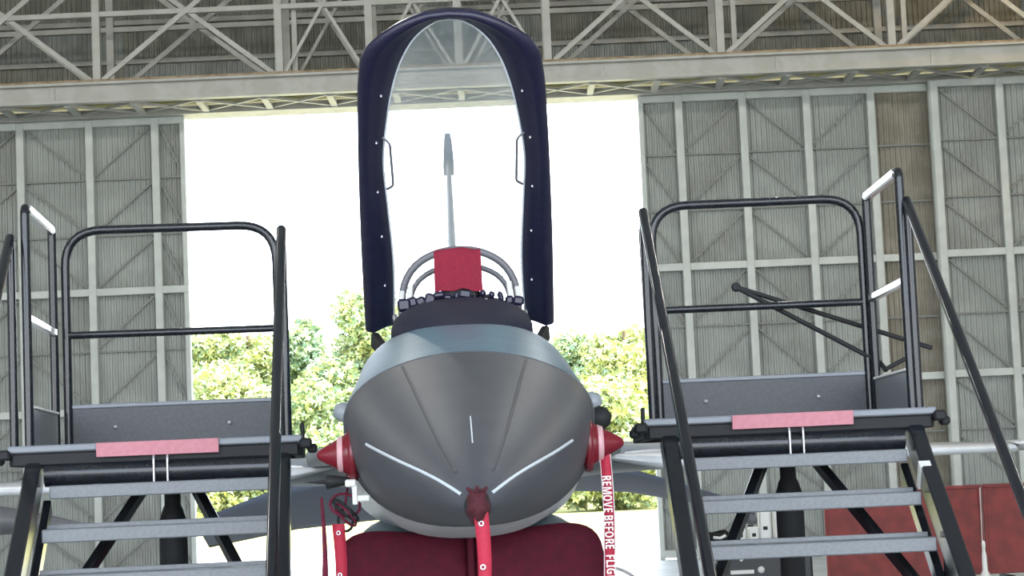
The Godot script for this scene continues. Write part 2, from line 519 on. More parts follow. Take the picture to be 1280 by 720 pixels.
func build_outdoors() -> void:
	var spots := [
		["slim yellow-green tree nearest the left sliding door's edge", 258, 400, 112.6, 4.1, 0.62],
		["bushy yellowish tree framed in the left stand's guard rail", 308, 408, 117.8, 4.6, 0.75],
		["tall thin bluish-green tree just right of the left stand", 374, 395, 121.6, 3.8, 0.25],
		["leafy green tree beside the left edge of the open canopy", 443, 368, 110.1, 5.1, 0.5],
		["green tree hidden behind the cockpit, left of the fin", 530, 420, 125.4, 4.9, 0.4],
		["green tree hidden behind the nose, right of the fin", 640, 430, 125.4, 4.9, 0.45],
		["bluish-green tree just right of the jet's nose", 722, 420, 117.8, 4.1, 0.35],
		["bright yellow-green tree right of the nose, near the right door's edge", 778, 402, 112.6, 5.0, 0.85],
		["green tree mostly hidden behind the right sliding door", 850, 410, 122.9, 4.9, 0.5],
		["green tree mostly hidden behind the left sliding door", 190, 405, 122.9, 4.9, 0.5],
		["low yellow-green bush left of the left stand's handrail, in front of the taller trees", 285, 470, 107.5, 5.4, 0.7],
		["low green bush between the left stand and the nose, in front of the taller trees", 400, 480, 107.5, 5.9, 0.5],
		["low yellow-green bush right of the nose, in front of the taller trees", 755, 490, 107.5, 5.9, 0.7],
	]
	var k := 0
	for s in spots:
		var p := at(s[1], s[2], s[3])
		tree(s[0], Vector3(p.x, 0, p.z), p.y, s[4], 100 + k, s[5], 13000)
		k += 1

# ------------------------------------------------------------------ the jet
const FS := [0.0, 0.05, 0.25, 0.6, 1.0, 1.5, 1.87, 2.4, 3.2, 4.0, 5.6, 7.0, 9.0, 11.5, 13.2, 14.4]
const F_TOP := [1.685, 1.722, 1.815, 1.94, 2.06, 2.195, 2.275, 2.365, 2.485, 2.55, 2.60, 2.55, 2.48, 2.36, 2.25, 2.15]
const F_BOT := [1.665, 1.648, 1.628, 1.61, 1.60, 1.588, 1.574, 1.54, 1.495, 1.47, 1.44, 1.42, 1.38, 1.30, 1.25, 1.30]
const F_HW := [0.012, 0.05, 0.14, 0.255, 0.355, 0.455, 0.505, 0.52, 0.535, 0.57, 0.64, 0.76, 0.82, 0.80, 0.66, 0.52]
const F_YW := [1.675, 1.685, 1.725, 1.79, 1.87, 1.965, 2.01, 2.02, 2.02, 2.0, 1.96, 1.92, 1.90, 1.85, 1.78, 1.72]
const F_NT := [2.0, 2.0, 1.9, 1.85, 1.85, 1.9, 2.0, 2.25, 2.6, 2.8, 2.8, 2.4, 2.2, 2.1, 2.0, 2.0]
const F_NB := [2.0, 2.0, 2.0, 2.1, 2.2, 2.3, 2.4, 2.5, 2.5, 2.5, 2.6, 2.6, 2.4, 2.2, 2.0, 2.0]

func fus_point(s: float, g: float) -> Vector3:
	var top := catmull(FS, F_TOP, s); var bot := catmull(FS, F_BOT, s)
	var hw := catmull(FS, F_HW, s); var yw := catmull(FS, F_YW, s)
	var sn := sin(g); var cs := cos(g)
	var n := catmull(FS, F_NT, s) if sn >= 0.0 else catmull(FS, F_NB, s)
	var x := hw * signf(cs) * pow(absf(cs), 2.0 / n)
	var y := yw + ((top - yw) if sn >= 0.0 else (yw - bot)) * signf(sn) * pow(absf(sn), 2.0 / n)
	return Vector3(x, y, -s)

# a strip of fuselage between angles g0 and g1
func fus_skin(s0: float, s1: float, ns: int, g0: float, g1: float, ng: int, grow := 0.0) -> SurfaceTool:
	var st := mb(true)
	var rings := []
	for i in ns + 1:
		var f := float(i) / ns
		var s := lerpf(s0, s1, f)
		if s0 == 0.0: s = s1 * f * f
		var c := Vector3(0, catmull(FS, F_YW, s), -s)
		var r := PackedVector3Array()
		for k in ng + 1:
			var p := fus_point(s, lerpf(g0, g1, float(k) / ng))
			if grow != 0.0: p += (p - c).normalized() * grow
			r.append(p)
		rings.append(r)
	var o: Vector3
	for i in ns:
		o = Vector3(0, rings[i][0].y * 0 + catmull(FS, F_YW, -rings[i][0].z), rings[i][0].z)
		for k in ng:
			quad_out(st, rings[i][k], rings[i][k + 1], rings[i + 1][k + 1], rings[i + 1][k], o)
	return st

func foil_ring(le: Vector3, te: Vector3, th: float) -> PackedVector3Array:
	var r := PackedVector3Array()
	var up := Vector3.UP
	var n := 7
	for k in range(0, n + 1):
		var f := float(k) / n
		r.append(le.lerp(te, f) + up * th * 0.5 * 2.0 * sqrt(f) * (1.0 - f) * 1.3)
	for k in range(n - 1, 0, -1):
		var f := float(k) / n
		r.append(le.lerp(te, f) - up * th * 0.5 * 2.0 * sqrt(f) * (1.0 - f) * 1.3)
	return r

func canopy_outer(u: float) -> float:
	return catmull([0.0, 0.72, 1.56, 1.88, 2.03, 2.15, 2.24, 2.262, 2.27], [0.556, 0.542, 0.51, 0.487, 0.452, 0.335, 0.168, 0.09, 0.0], u)

func build_jet() -> void:
	var jet := thing("fighter_jet", "grey fighter jet seen nose-on with its clear canopy raised", "fighter jet", Vector3(-0.138, 0, -6.55), deg_to_rad(1.8))
	# nose cone and skins; the lower half starts at the chine
	obj("nose_cone", fus_skin(0.0, 1.87, 26, 0.0, PI, 40), M.radome, jet)
	obj("nose_cone_underside", fus_skin(0.0, 1.87, 26, PI, TAU, 40), M.radome, jet)
	obj("upper_skin", fus_skin(1.872, 14.4, 60, -0.12, PI + 0.12, 44), M.skin, jet)
	obj("belly_skin", fus_skin(1.872, 14.4, 60, PI + 0.12, TAU - 0.12, 30), M.belly, jet)
	# seam ring between nose cone and fuselage
	var st := mb(true)
	var ringp := []
	for k in 64: ringp.append(fus_point(1.87, TAU * k / 64.0))
	tube(st, ringp, 0.004, 6, true)
	obj("seam_ring", st, M.radome_dark, jet)
	# lightning strips tracing the crease highlight; dark ones stand in for soft reflections
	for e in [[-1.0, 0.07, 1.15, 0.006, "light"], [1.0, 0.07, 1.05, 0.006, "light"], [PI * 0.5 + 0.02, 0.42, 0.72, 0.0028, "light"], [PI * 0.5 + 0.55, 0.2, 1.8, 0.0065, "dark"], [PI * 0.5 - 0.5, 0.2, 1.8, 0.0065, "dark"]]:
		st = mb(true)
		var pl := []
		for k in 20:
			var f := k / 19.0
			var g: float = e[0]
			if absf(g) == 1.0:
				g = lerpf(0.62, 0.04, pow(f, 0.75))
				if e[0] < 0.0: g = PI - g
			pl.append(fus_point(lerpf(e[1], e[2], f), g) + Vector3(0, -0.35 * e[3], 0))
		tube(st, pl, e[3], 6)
		var ls := obj("diverter_sheen_strip", st, M.strip if e[4] == "light" else M.radome_dark, jet)
		ls.set_meta("label", e[4] + " grey strip tracing a sheen line back from the nose tip")
	# pitot boom stub under its red cover
	st = mb(true)
	lathe(st, [[0.0, 0.0], [0.022, 0.02], [0.03, 0.12], [0.04, 0.2]], Transform3D(Basis(Vector3.RIGHT, -PI / 2), Vector3(0, 1.675, 0.14)), 14)
	obj("pitot_boom", st, M.metal, jet)
	# small blisters on the shoulders
	for s in [-1.0, 1.0]:
		st = mb(true)
		lathe(st, [[0.0, 0.05], [0.022, 0.045], [0.04, 0.02], [0.045, -0.03]], Transform3D(Basis(Vector3.FORWARD, s * PI / 2 * 0.8), Vector3(s * 0.512, 2.06, -2.13)), 14)
		obj("blister", st, M.wing, jet)
	# angle probes: short black vane under the left cover, black bulb behind the right one
	st = mb(true)
	lathe(st, [[0.0, 0.10], [0.006, 0.05], [0.008, 0.02], [0.03, 0.012], [0.024, -0.02], [0.01, -0.1]], Transform3D(Basis(Vector3.FORWARD, -PI / 2), Vector3(-0.56, 1.775, -1.7)), 12)
	obj("air_vane", st, M.black_matt, jet)
	st = mb(true)
	lathe(st, [[0.0, 0.075], [0.035, 0.06], [0.05, 0.03], [0.045, 0.0], [0.03, -0.06]], Transform3D(Basis(Vector3.FORWARD, PI / 2 * 0.9), Vector3(0.515, 1.985, -2.0)), 14)
	obj("probe_bulb", st, M.black_matt, jet)
	# white clip and fittings under the left cover
	st = mb()
	bx(st, Vector3(-0.475, 1.765, -1.66), Vector3(0.045, 0.03, 0.03), 0.006)
	bx(st, Vector3(-0.46, 1.72, -1.66), Vector3(0.022, 0.08, 0.02), 0.004)
	bx(st, Vector3(-0.425, 1.705, -1.62), Vector3(0.05, 0.025, 0.025), 0.004)
	obj("clip", st, M.white, jet)
	# spine behind the cockpit
	st = mb(true)
	var rings := []
	for e in [[5.75, 2.60, 0.40], [5.9, 2.74, 0.37], [6.2, 2.84, 0.34], [7.5, 2.84, 0.31], [9.5, 2.76, 0.27], [11.5, 2.66, 0.22], [13.6, 2.5, 0.14], [15.0, 2.35, 0.07]]:
		var r := PackedVector3Array()
		for k in 21:
			var g := PI * k / 20.0
			r.append(Vector3(cos(g) * e[2], 2.05 + (e[1] - 2.05) * pow(sin(g), 0.7), -e[0]))
		rings.append(r)
	loft(st, rings)
	obj("spine", st, M.skin, jet)
	# engine tail
	st = mb(true)
	lathe(st, [[0.56, 0.0], [0.58, 0.5], [0.5, 1.1], [0.42, 1.25], [0.36, 1.1], [0.3, 0.4]], Transform3D(Basis(Vector3.RIGHT, -PI / 2), Vector3(0, 1.72, -13.9)), 28)
	obj("exhaust_nozzle", st, M.black_matt, jet)
	# intake duct under the belly
	st = mb(true)
	rings = []
	for e in [[4.55, 0.70, 1.56, 0.93], [4.75, 0.73, 1.60, 0.90], [5.5, 0.76, 1.62, 0.88], [7.0, 0.78, 1.6, 0.9], [9.5, 0.80, 1.6, 1.0], [12.0, 0.72, 1.6, 1.1], [13.9, 0.56, 1.6, 1.18]]:
		rings.append(mouth(e[1], e[2], e[3], -e[0], 36))
	loft(st, rings)
	obj("intake_duct", st, M.skin, jet)
	# strakes, wings, flaps, launchers, stabilators
	for s in [-1.0, 1.0]:
		st = mb(true)
		loft(st, [foil_ring(Vector3(s * 0.4, 1.99, -4.5), Vector3(s * 0.4, 1.93, -7.6), 0.1), foil_ring(Vector3(s * 0.72, 1.97, -5.3), Vector3(s * 0.72, 1.92, -7.6), 0.1), foil_ring(Vector3(s * 1.0, 1.95, -6.6), Vector3(s * 1.0, 1.92, -7.7), 0.1)])
		obj("strake", st, M.wing, jet)
		st = mb(true)
		loft(st, [foil_ring(Vector3(s * 0.5, 1.88, -6.9), Vector3(s * 0.5, 1.84, -11.6), 0.30), foil_ring(Vector3(s * 1.0, 1.895, -7.2), Vector3(s * 1.0, 1.86, -11.6), 0.24), foil_ring(Vector3(s * 1.8, 1.88, -7.9), Vector3(s * 1.8, 1.86, -11.6), 0.16), foil_ring(Vector3(s * 4.48, 1.855, -10.1), Vector3(s * 4.48, 1.85, -11.5), 0.07)])
		obj("wing", st, M.wing, jet)
		# drooped leading edge flap
		st = mb(true)
		loft(st, [foil_ring(Vector3(s * 0.85, 1.885, -7.1), Vector3(s * 0.85, 1.90, -7.5), 0.02), foil_ring(Vector3(s * 1.3, 1.815, -7.2), Vector3(s * 1.3, 1.91, -7.85), 0.11), foil_ring(Vector3(s * 4.4, 1.82, -9.85), Vector3(s * 4.4, 1.86, -10.35), 0.06)])
		obj("leading_edge_flap", st, M.belly, jet)
		st = mb(true)
		lathe(st, [[0.0, 1.4], [0.03, 1.3], [0.045, 1.1], [0.045, -1.0], [0.03, -1.1]], Transform3D(Basis(Vector3.RIGHT, PI / 2), Vector3(s * 4.56, 1.855, -10.6)), 12)
		obj("wingtip_launcher", st, M.white, jet)
		st = mb(true)
		loft(st, [foil_ring(Vector3(s * 0.62, 1.98, -13.0), Vector3(s * 0.62, 1.42 + (0.22 if s > 0 else 0.0), -14.9), 0.10), foil_ring(Vector3(s * 1.75, 1.785, -13.95), Vector3(s * 1.75, 1.33 + (0.24 if s > 0 else 0.0), -15.5), 0.07), foil_ring(Vector3(s * 2.72, 1.48, -14.85), Vector3(s * 2.72, 1.17 + (0.2 if s > 0 else 0.0), -15.95), 0.04)])
		obj("stabilator", st, M.stab, jet)
		st = mb(true)
		loft(st, [foil_ring(Vector3(s * 0.55, 1.2, -11.6), Vector3(s * 0.55, 1.2, -12.9), 0.06), foil_ring(Vector3(s * 0.75, 0.8, -12.0), Vector3(s * 0.75, 0.8, -12.8), 0.04)])
		obj("ventral_fin", st, M.stab, jet)
		# main wheels
		st = mb(true)
		tube(st, [Vector3(s * 0.7, 1.3, -9.4), Vector3(s * 1.15, 0.4, -9.4)], 0.06, 10)
		obj("main_leg", st, M.white, jet)
		st = mb(true)
		lathe(st, [[0.2, -0.09], [0.3, -0.09], [0.33, -0.05], [0.33, 0.05], [0.3, 0.09], [0.2, 0.09]], Transform3D(Basis(Vector3.FORWARD, PI / 2), Vector3(s * 1.19, 0.33, -9.4)), 24)
		obj("main_wheel", st, M.rubber, jet)
	st = mb(true)
	tube(st, [Vector3(0, 1.1, -6.2), Vector3(0, 0.3, -6.0)], 0.055, 10)
	obj("nose_leg", st, M.white, jet)
	st = mb(true)
	lathe(st, [[0.12, -0.06], [0.2, -0.06], [0.225, -0.03], [0.225, 0.03], [0.2, 0.06], [0.12, 0.06]], Transform3D(Basis(Vector3.FORWARD, PI / 2), Vector3(0.0, 0.225, -6.0)), 22)
	obj("nose_wheel", st, M.rubber, jet)
	# fin with its tip fairing
	st = mb(true)
	var fr := []
	for e in [[2.4, 10.8, 14.6, 0.16], [3.0, 11.5, 14.7, 0.11], [4.2, 12.8, 15.1, 0.075], [4.95, 13.6, 15.4, 0.05]]:
		var r := PackedVector3Array()
		for k in 12:
			var g := TAU * k / 12.0
			r.append(Vector3(sin(g) * e[3] * 0.5, e[0], -lerpf(e[1], e[2], 0.5 - 0.5 * cos(g))))
		fr.append(r)
	loft(st, fr)
	obj("tail_fin", st, M.wing, jet)
	st = mb()
	loft(st, [box_ring(0.046, 4.90, -14.2, 0.5), box_ring(0.055, 4.93, -14.2, 0.7), box_ring(0.042, 5.10, -14.25, 0.7), box_ring(0.028, 5.13, -14.25, 0.5), box_ring(0.036, 5.15, -14.25, 0.5), box_ring(0.03, 5.20, -14.25, 0.4)])
	obj("fin_tip_fairing", st, M.stab, jet)
	build_cockpit(jet)
	build_canopy(jet)

func box_ring(w: float, y: float, z: float, l: float) -> PackedVector3Array:
	return PackedVector3Array([Vector3(-w, y, z), Vector3(-w * 0.85, y, z + l), Vector3(w * 0.85, y, z + l), Vector3(w, y, z), Vector3(w, y, z - l), Vector3(-w, y, z - l)])

# lens-shaped mouth of the intake
func mouth(hw: float, top: float, bot: float, z: float, n: int, sq := 2.6) -> PackedVector3Array:
	var r := PackedVector3Array()
	var yw := lerpf(bot, top, 0.48)
	for k in n:
		var g := TAU * k / n
		var e := 2.0 / sq
		var x := hw * signf(cos(g)) * pow(absf(cos(g)), e)
		var y := yw + ((top - yw) if sin(g) > 0.0 else (yw - bot)) * signf(sin(g)) * pow(absf(sin(g)), e)
		# the top edge follows the round belly
		if sin(g) > 0.0: y -= 0.12 * (1.0 - pow(absf(x) / hw, 2.0)) * sin(g)
		r.append(Vector3(x, y, z))
	return r

func build_cockpit(jet: Node3D) -> void:
	# glareshield and dark coaming
	var st := mb(true)
	var rings := []
	for e in [[3.22, 0.08, 2.478, 2.38], [3.3, 0.24, 2.50, 2.38], [3.55, 0.345, 2.57, 2.38], [3.95, 0.365, 2.675, 2.36], [4.2, 0.35, 2.715, 2.36], [4.3, 0.32, 2.62, 2.36]]:
		var r := PackedVector3Array()
		for k in 17:
			var g := PI * k / 16.0
			r.append(Vector3(cos(g) * e[1], e[3] + (e[2] - e[3]) * pow(sin(g), 0.36), -e[0]))
		rings.append(r)
	loft(st, rings)
	obj("glareshield", st, M.coaming, jet)
	# lumps on the glareshield: knobs, lamp housings and the sight's foot
	var rng := RandomNumberGenerator.new()
	rng.seed = 5
	for k in 14:
		var x := -0.29 + 0.045 * k
		st = mb()
		box(st, Transform3D(Basis(Vector3.BACK, rng.randf_range(-0.5, 0.5)), Vector3(x, 2.69 + rng.randf() * 0.03 - 0.6 * x * x, -4.1 + rng.randf() * 0.06)), Vector3(0.025 + rng.randf() * 0.045, 0.03 + rng.randf() * 0.04, 0.06), 0.012)
		obj("instrument_housing", st, M.frame, jet)
	for x in [-0.035, 0.05, 0.13]:
		st = mb(true)
		lathe(st, [[0.0, 0.02], [0.009, 0.015], [0.011, -0.02]], Transform3D(Basis(Vector3.RIGHT, PI / 2), Vector3(x, 2.665, -3.98)), 10)
		obj("lamp_cap", st, M.chrome, jet)
	st = mb()
	bx(st, Vector3(0, 2.74, -4.15), Vector3(0.2, 0.12, 0.2), 0.02)
	obj("head_up_display", st, M.black_matt, jet)
	# cockpit tub side walls and seat
	st = mb()
	bx(st, Vector3(0, 2.45, -5.0), Vector3(0.66, 0.2, 1.5), 0.03)
	obj("cockpit_tub", st, M.coaming, jet)
	st = mb()
	box(st, Transform3D(Basis(Vector3.RIGHT, 0.45), Vector3(0, 2.62, -5.35)), Vector3(0.42, 0.4, 0.12), 0.03)
	obj("ejection_seat", st, M.black_matt, jet)
	# twin hoops around the cockpit opening
	for e in [[0.315, 4.65, 2.60, 3.005, 0.021], [0.265, 4.34, 2.60, 2.885, 0.015]]:
		st = mb(true)
		var p := []
		for k in 25:
			var g := PI * k / 24.0
			p.append(Vector3(cos(g) * e[0] * (1.0 + 0.05 * sin(g)), e[2] + (e[3] - e[2]) * pow(sin(g), 0.62), -e[1]))
		tube(st, p, e[4], 10)
		obj("hoop", st, M.hoop, jet)
	for s in [-1.0, 1.0]:
		for e in [[0.315, 4.62], [0.262, 4.32]]:
			st = mb()
			box(st, Transform3D(Basis(Vector3.FORWARD, -s * 0.1), Vector3(s * e[0], 2.74, -e[1])), Vector3(0.03, 0.10, 0.03), 0.005)
			obj("hoop_clamp", st, M.white, jet)
		st = mb(true)
		tube(st, [Vector3(s * 0.33, 2.56, -4.7), Vector3(s * 0.36, 2.68, -5.0)], 0.018, 8)
		obj("canopy_jack", st, M.chrome, jet)
		st = mb()
		bar(st, Vector3(s * 0.36, 2.38, -4.9), Vector3(s * 0.50, 2.60, -5.6), 0.05, 0.09, 0.01)
		obj("hinge_arm", st, M.black_matt, jet)

func build_canopy(jet: Node3D) -> void:
	var c := Node3D.new()
	put("canopy", c, jet)
	c.position = Vector3(0, 2.653, -5.653)
	# local axes: x across, y = normal of the sill, z = towards the front bow
	c.rotation.x = -deg_to_rad(41.4)
	var us := []
	for k in 41: us.append(2.27 * (1.0 - pow(1.0 - k / 40.0, 2.0)))
	var inner := func(u: float) -> float:
		return catmull([0.0, 0.5, 0.95, 1.25, 1.5, 1.78, 1.97, 2.10, 2.165, 2.185, 2.19], [0.39, 0.372, 0.384, 0.392, 0.364, 0.312, 0.248, 0.168, 0.09, 0.045, 0.0], u)
	# frame: a ring between outer and inner outlines with a bevelled section
	var st := mb(true)
	var path := []
	for s in [-1.0, 1.0]:
		var half := []
		for u in us:
			var uo: float = u
			var ui: float = u / 2.27 * 2.19
			half.append([Vector3(s * canopy_outer(uo), 0, uo), Vector3(s * inner.call(ui), 0, ui)])
		if s > 0: half.reverse()
		path += half
	var rings := []
	for e in path:
		var o: Vector3 = e[0]; var i: Vector3 = e[1]
		var up := Vector3.UP
		var d := i - o
		var tk := lerpf(0.10, 0.055, smoothstep(1.5, 2.2, o.z))
		rings.append(PackedVector3Array([o + up * 0.02, o + d * 0.06, o + d * 0.3 - up * 0.012, o + d * 0.42, o + d * 0.7 + up * 0.03, i + up * 0.05, i + up * 0.07, o + d * 0.5 + up * tk, o + d * 0.12 + up * tk]))
	loft(st, rings)
	obj("canopy_frame", st, M.frame, c)
	# seal along the glass edge, its pale colour stands in for rim light
	st = mb(true)
	var seal := []
	for e in path: seal.append(e[1] + Vector3.UP * 0.05 + (e[1] - e[0]).normalized() * 0.004)
	tube(st, seal, 0.005, 6)
	obj("canopy_seal", st, M.strip, c)
	# bubble
	st = mb(true)
	rings = []
	for k in 31:
		var f := k / 30.0
		var u := 2.19 * (1.0 - pow(1.0 - f, 1.8))
		var w: float = inner.call(u)
		var h: float = catmull([0.0, 0.5, 1.0, 1.5, 1.9, 2.19], [0.50, 0.50, 0.45, 0.33, 0.19, 0.0], u)
		var r := PackedVector3Array()
		for j in 25:
			var g := PI * j / 24.0
			r.append(Vector3(cos(g) * w * (1.0 + 0.06 * sin(g)), 0.055 + h * sin(g), u))
		rings.append(r)
	loft(st, rings, false, false, false)
	obj("canopy_glass", st, M.glass, c)
	# screws along the rails
	var sc := mb(true)
	lathe(sc, [[0.0, 0.010], [0.005, 0.009], [0.007, 0.0], [0.007, -0.01]], Transform3D(Basis(Vector3.RIGHT, PI), Vector3.ZERO), 8)
	sc.generate_normals()
	var scm := sc.commit()
	for s in [-1.0, 1.0]:
		for u in [0.34, 0.72, 1.05, 1.4, 1.72]:
			inst("frame_screw", scm, M.chrome, c, Transform3D(Basis.IDENTITY, Vector3(s * lerpf(canopy_outer(u), inner.call(u), 0.72), 0.028, u)))
		# grab hooks hanging from the rails
		st = mb(true)
		var x: float = s * 0.375
		tube(st, fillet([Vector3(x, 0.05, 1.05), Vector3(x - s * 0.035, 0.02, 1.10), Vector3(x - s * 0.03, 0.02, 1.40), Vector3(x + s * 0.01, 0.05, 1.42)], 0.02), 0.007, 8)
		obj("grab_handle", st, M.hoop, c)

# ------------------------------------------------------------------ covers and streamers
func jl(p: Vector3) -> Vector3:
	return Transform3D(Basis(Vector3.UP, deg_to_rad(1.8)), Vector3(-0.138, 0, -6.55)) * p

# a hanging webbing strap through points, w wide, with slight thickness
func strap(pts: Array, w: float, th := 0.004) -> SurfaceTool:
	var st := mb(true)
	var rings := []
	for i in pts.size():
		var a: Vector3 = pts[max(i - 1, 0)]; var b: Vector3 = pts[min(i + 1, pts.size() - 1)]
		var t := (b - a).normalized()
		var x := Vector3.RIGHT
		x = (x - t * x.dot(t)).normalized()
		var n := x.cross(t).normalized()
		var ww := w
		var p: Vector3 = pts[i]
		rings.append(PackedVector3Array([p - x * ww * 0.5 - n * th * 0.5, p + x * ww * 0.5 - n * th * 0.5, p + x * ww * 0.5 + n * th * 0.5, p - x * ww * 0.5 + n * th * 0.5]))
	loft(st, rings)
	return st

func strap_w(pts: Array, ws: Array, th := 0.004) -> SurfaceTool:
	var st := mb(true)
	var rings := []
	for i in pts.size():
		var p: Vector3 = pts[i]
		var ww: float = ws[i]
		var z := Vector3(0, 0, th * 0.5)
		var x := Vector3(ww * 0.5, 0, 0)
		rings.append(PackedVector3Array([p - x - z, p + x - z, p + x + z, p - x + z]))
	loft(st, rings)
	return st

func build_covers() -> void:
	# padded plug over the intake mouth
	var t := thing("intake_cover", "padded maroon cloth cover plugging the air intake under the nose", "intake cover", jl(Vector3(0, 0, -4.5)), deg_to_rad(1.8))
	for s in [-1.0, 1.0]:
		var st := mb(true)
		var rings := []
		var rim := mouth(0.705, 1.60, 0.93, 0.0, 48, 3.4)
		for e in [[0.985, -0.02], [1.0, 0.02], [0.985, 0.05], [0.86, 0.075], [0.45, 0.095], [0.03, 0.1]]:
			var full := PackedVector3Array()
			for p in rim: full.append(Vector3(p.x * e[0], 1.22 + (p.y - 1.22) * e[0], e[1]))
			var r := PackedVector3Array()
			for p in full:
				var q := p
				q.x = max(p.x, 0.004) if s > 0 else min(p.x, -0.004)
				# quilting: soft vertical puffs that sink towards the seams
				q.z -= 0.045 * pow(1.0 - min(absf(q.x) / 0.13, 1.0), 2.0)
				q.z += 0.012 * sin(q.x * 9.0 + q.y * 5.0)
				r.append(q)
			rings.append(r)
		loft(st, rings, true, true, true, Vector3(s * 0.3, 1.25, -2.5))
		obj("padded_panel", st, M.maroon, t)
	var st2 := mb(true)
	tube(st2, [Vector3(0, 1.5, 0.075), Vector3(0, 1.2, 0.09), Vector3(0, 0.95, 0.06)], 0.02, 8)
	obj("centre_seam", st2, M.maroon, t)
	for s in [-1.0, 1.0]:
		for k in 2:
			st2 = mb(true)
			var p := []
			for i in 17:
				var g := PI * i / 16.0
				p.append(Vector3(s * (0.66 + sin(g) * (0.24 - 0.06 * k)), 1.28 - 0.16 * (1.0 - cos(g)) - 0.05 * k, 0.03))
			tube(st2, p, 0.008, 7)
			obj("tie_cord", st2, M.hose, t)
	# red cloth over the head-up display
	t = thing("sight_cover", "square dark red cloth hung over the cockpit's head-up display", "cloth cover", jl(Vector3(-0.008, 2.70, -4.1)), deg_to_rad(1.8))
	st2 = mb(true)
	var grid := []
	for i in 13:
		var row := []
		for j in 15:
			var u := i / 12.0 - 0.5
			var f := j / 14.0
			var v: Vector3
			if f < 0.6: v = Vector3(u * (0.235 + 0.012 * (1.0 - f)), 0.025 + f / 0.6 * 0.215, 0.07 - 0.012 * f)
			else: v = Vector3(u * 0.235, 0.245 - (f - 0.6) * 0.02, 0.06 - (f - 0.6) / 0.4 * 0.2)
			v.z += 0.008 * sin(u * 17.0 + f * 6.0) * (1.0 - f)
			v.y += 0.005 * sin(u * 13.0) * (1.0 - f) + 0.006 * cos(u * 6.0)
			row.append(v)
		grid.append(row)
	for i in 12:
		for j in 14:
			quad_out(st2, grid[i][j], grid[i + 1][j], grid[i + 1][j + 1], grid[i][j + 1], Vector3(0, 0.0, -0.3))
	obj("cloth", st2, M.red_cloth, t)
	st2 = mb()
	bx(st2, Vector3(0, 0.13, -0.05), Vector3(0.21, 0.2, 0.16), 0.03)
	obj("stiffener", st2, M.red_cloth, t)
	# conical covers on the side probes
	for s in [-1.0, 1.0]:
		var c := jl(Vector3(s * 0.46, 1.88, -1.70))
		t = thing("probe_cover", "red cone cover on the nose's right probe, ribbon hanging below" if s > 0 else "red cone cover on the nose's left probe, above the black vane", "probe cover", c, deg_to_rad(1.8), "red covers on the nose probes")
		var xf := Transform3D(Basis(Vector3.FORWARD, s * PI / 2), Vector3.ZERO)
		st2 = mb(true)
		lathe(st2, [[0.0, 0.148], [0.012, 0.146], [0.022, 0.135], [0.036, 0.11], [0.055, 0.075], [0.072, 0.045], [0.088, 0.02], [0.094, -0.01], [0.09, -0.03]], xf, 28)
		obj("cone", st2, M.red_plastic, t)
		st2 = mb(true)
		lathe(st2, [[0.057, 0.066], [0.0665, 0.064], [0.0745, 0.044], [0.07, 0.040]], xf, 28)
		obj("band", st2, M.sheen_band, t)  # pale ring painted in place of the sheen on the cone
		st2 = mb(true)
		lathe(st2, [[0.08, 0.022], [0.105, 0.02], [0.112, 0.01], [0.112, -0.002], [0.105, -0.012], [0.08, -0.014]], xf, 28)
		obj("flange", st2, M.red_plastic, t)
		st2 = strap([Vector3(-s * 0.0, 0.10, 0.02), Vector3(-s * 0.005, 0.13, 0.0), Vector3(-s * 0.02, 0.17, -0.02)], 0.022)
		obj("tie_strap", st2, M.ribbon, t)
	# pitot cover: a dark red cloth hood on the nose tip
	t = thing("pitot_cover", "small dark red cloth hood tied over the nose tip boom", "pitot cover", jl(Vector3(0, 1.675, 0.06)), deg_to_rad(1.8))
	st2 = mb(true)
	var hr := []
	for e in [[0.012, 0.0, 0.10], [0.030, 0.004, 0.092], [0.037, 0.0, 0.05], [0.033, 0.002, 0.0], [0.040, -0.004, -0.04], [0.040, -0.006, -0.075], [0.02, -0.006, -0.08]]:
		var r := PackedVector3Array()
		for k in 26:
			var g := TAU * k / 26.0
			var q: float = e[0] * (1.0 + 0.13 * sin(g * 5.0 + e[2] * 40.0) + 0.08 * sin(g * 9.0 - e[2] * 60.0))
			r.append(Vector3(cos(g) * q * 0.95, sin(g) * q * 1.3 + e[1], e[2]))
		hr.append(r)
	loft(st2, hr)
	obj("hood", st2, M.hood, t)
	st2 = mb(true)
	lathe(st2, [[0.036, -0.012], [0.043, -0.008], [0.043, 0.008], [0.036, 0.012]], Transform3D(Basis(Vector3.RIGHT, PI / 2), Vector3(0, 0, 0.0)), 18)
	obj("cord", st2, M.black_matt, t)
	for k in 3:
		st2 = mb()
		box(st2, Transform3D(Basis(Vector3.BACK, 0.6 - 0.6 * k), Vector3(-0.018 + 0.018 * k, 0.04, 0.05)), Vector3(0.012, 0.045, 0.03), 0.004)
		obj("fold", st2, M.hood, t)
	# streamers
	var p0 := at(601, 640, 6.44)
	streamer("plain red streamer hanging from the nose tip hood", p0, 0.42, 0.046, true, false)
	p0 = at(423, 655, 8.3)
	streamer("wide red streamer hanging under the left probe cover", p0, 0.5, 0.05, true, false)
	p0 = at(402, 622, 8.35)
	streamer("narrow maroon streamer left of the wide red one", p0, 0.6, 0.022, false, true)
	p0 = at(756, 568, 8.25)
	streamer("lettered red and white streamer hanging from the right probe cover", p0, 0.66, 0.046, false, false, true)
	# tangle of cords where the left streamer is tied
	t = thing("cord_knot", "dark red knotted cord above the left red streamer", "cord", at(432, 650, 8.32), 0.0)
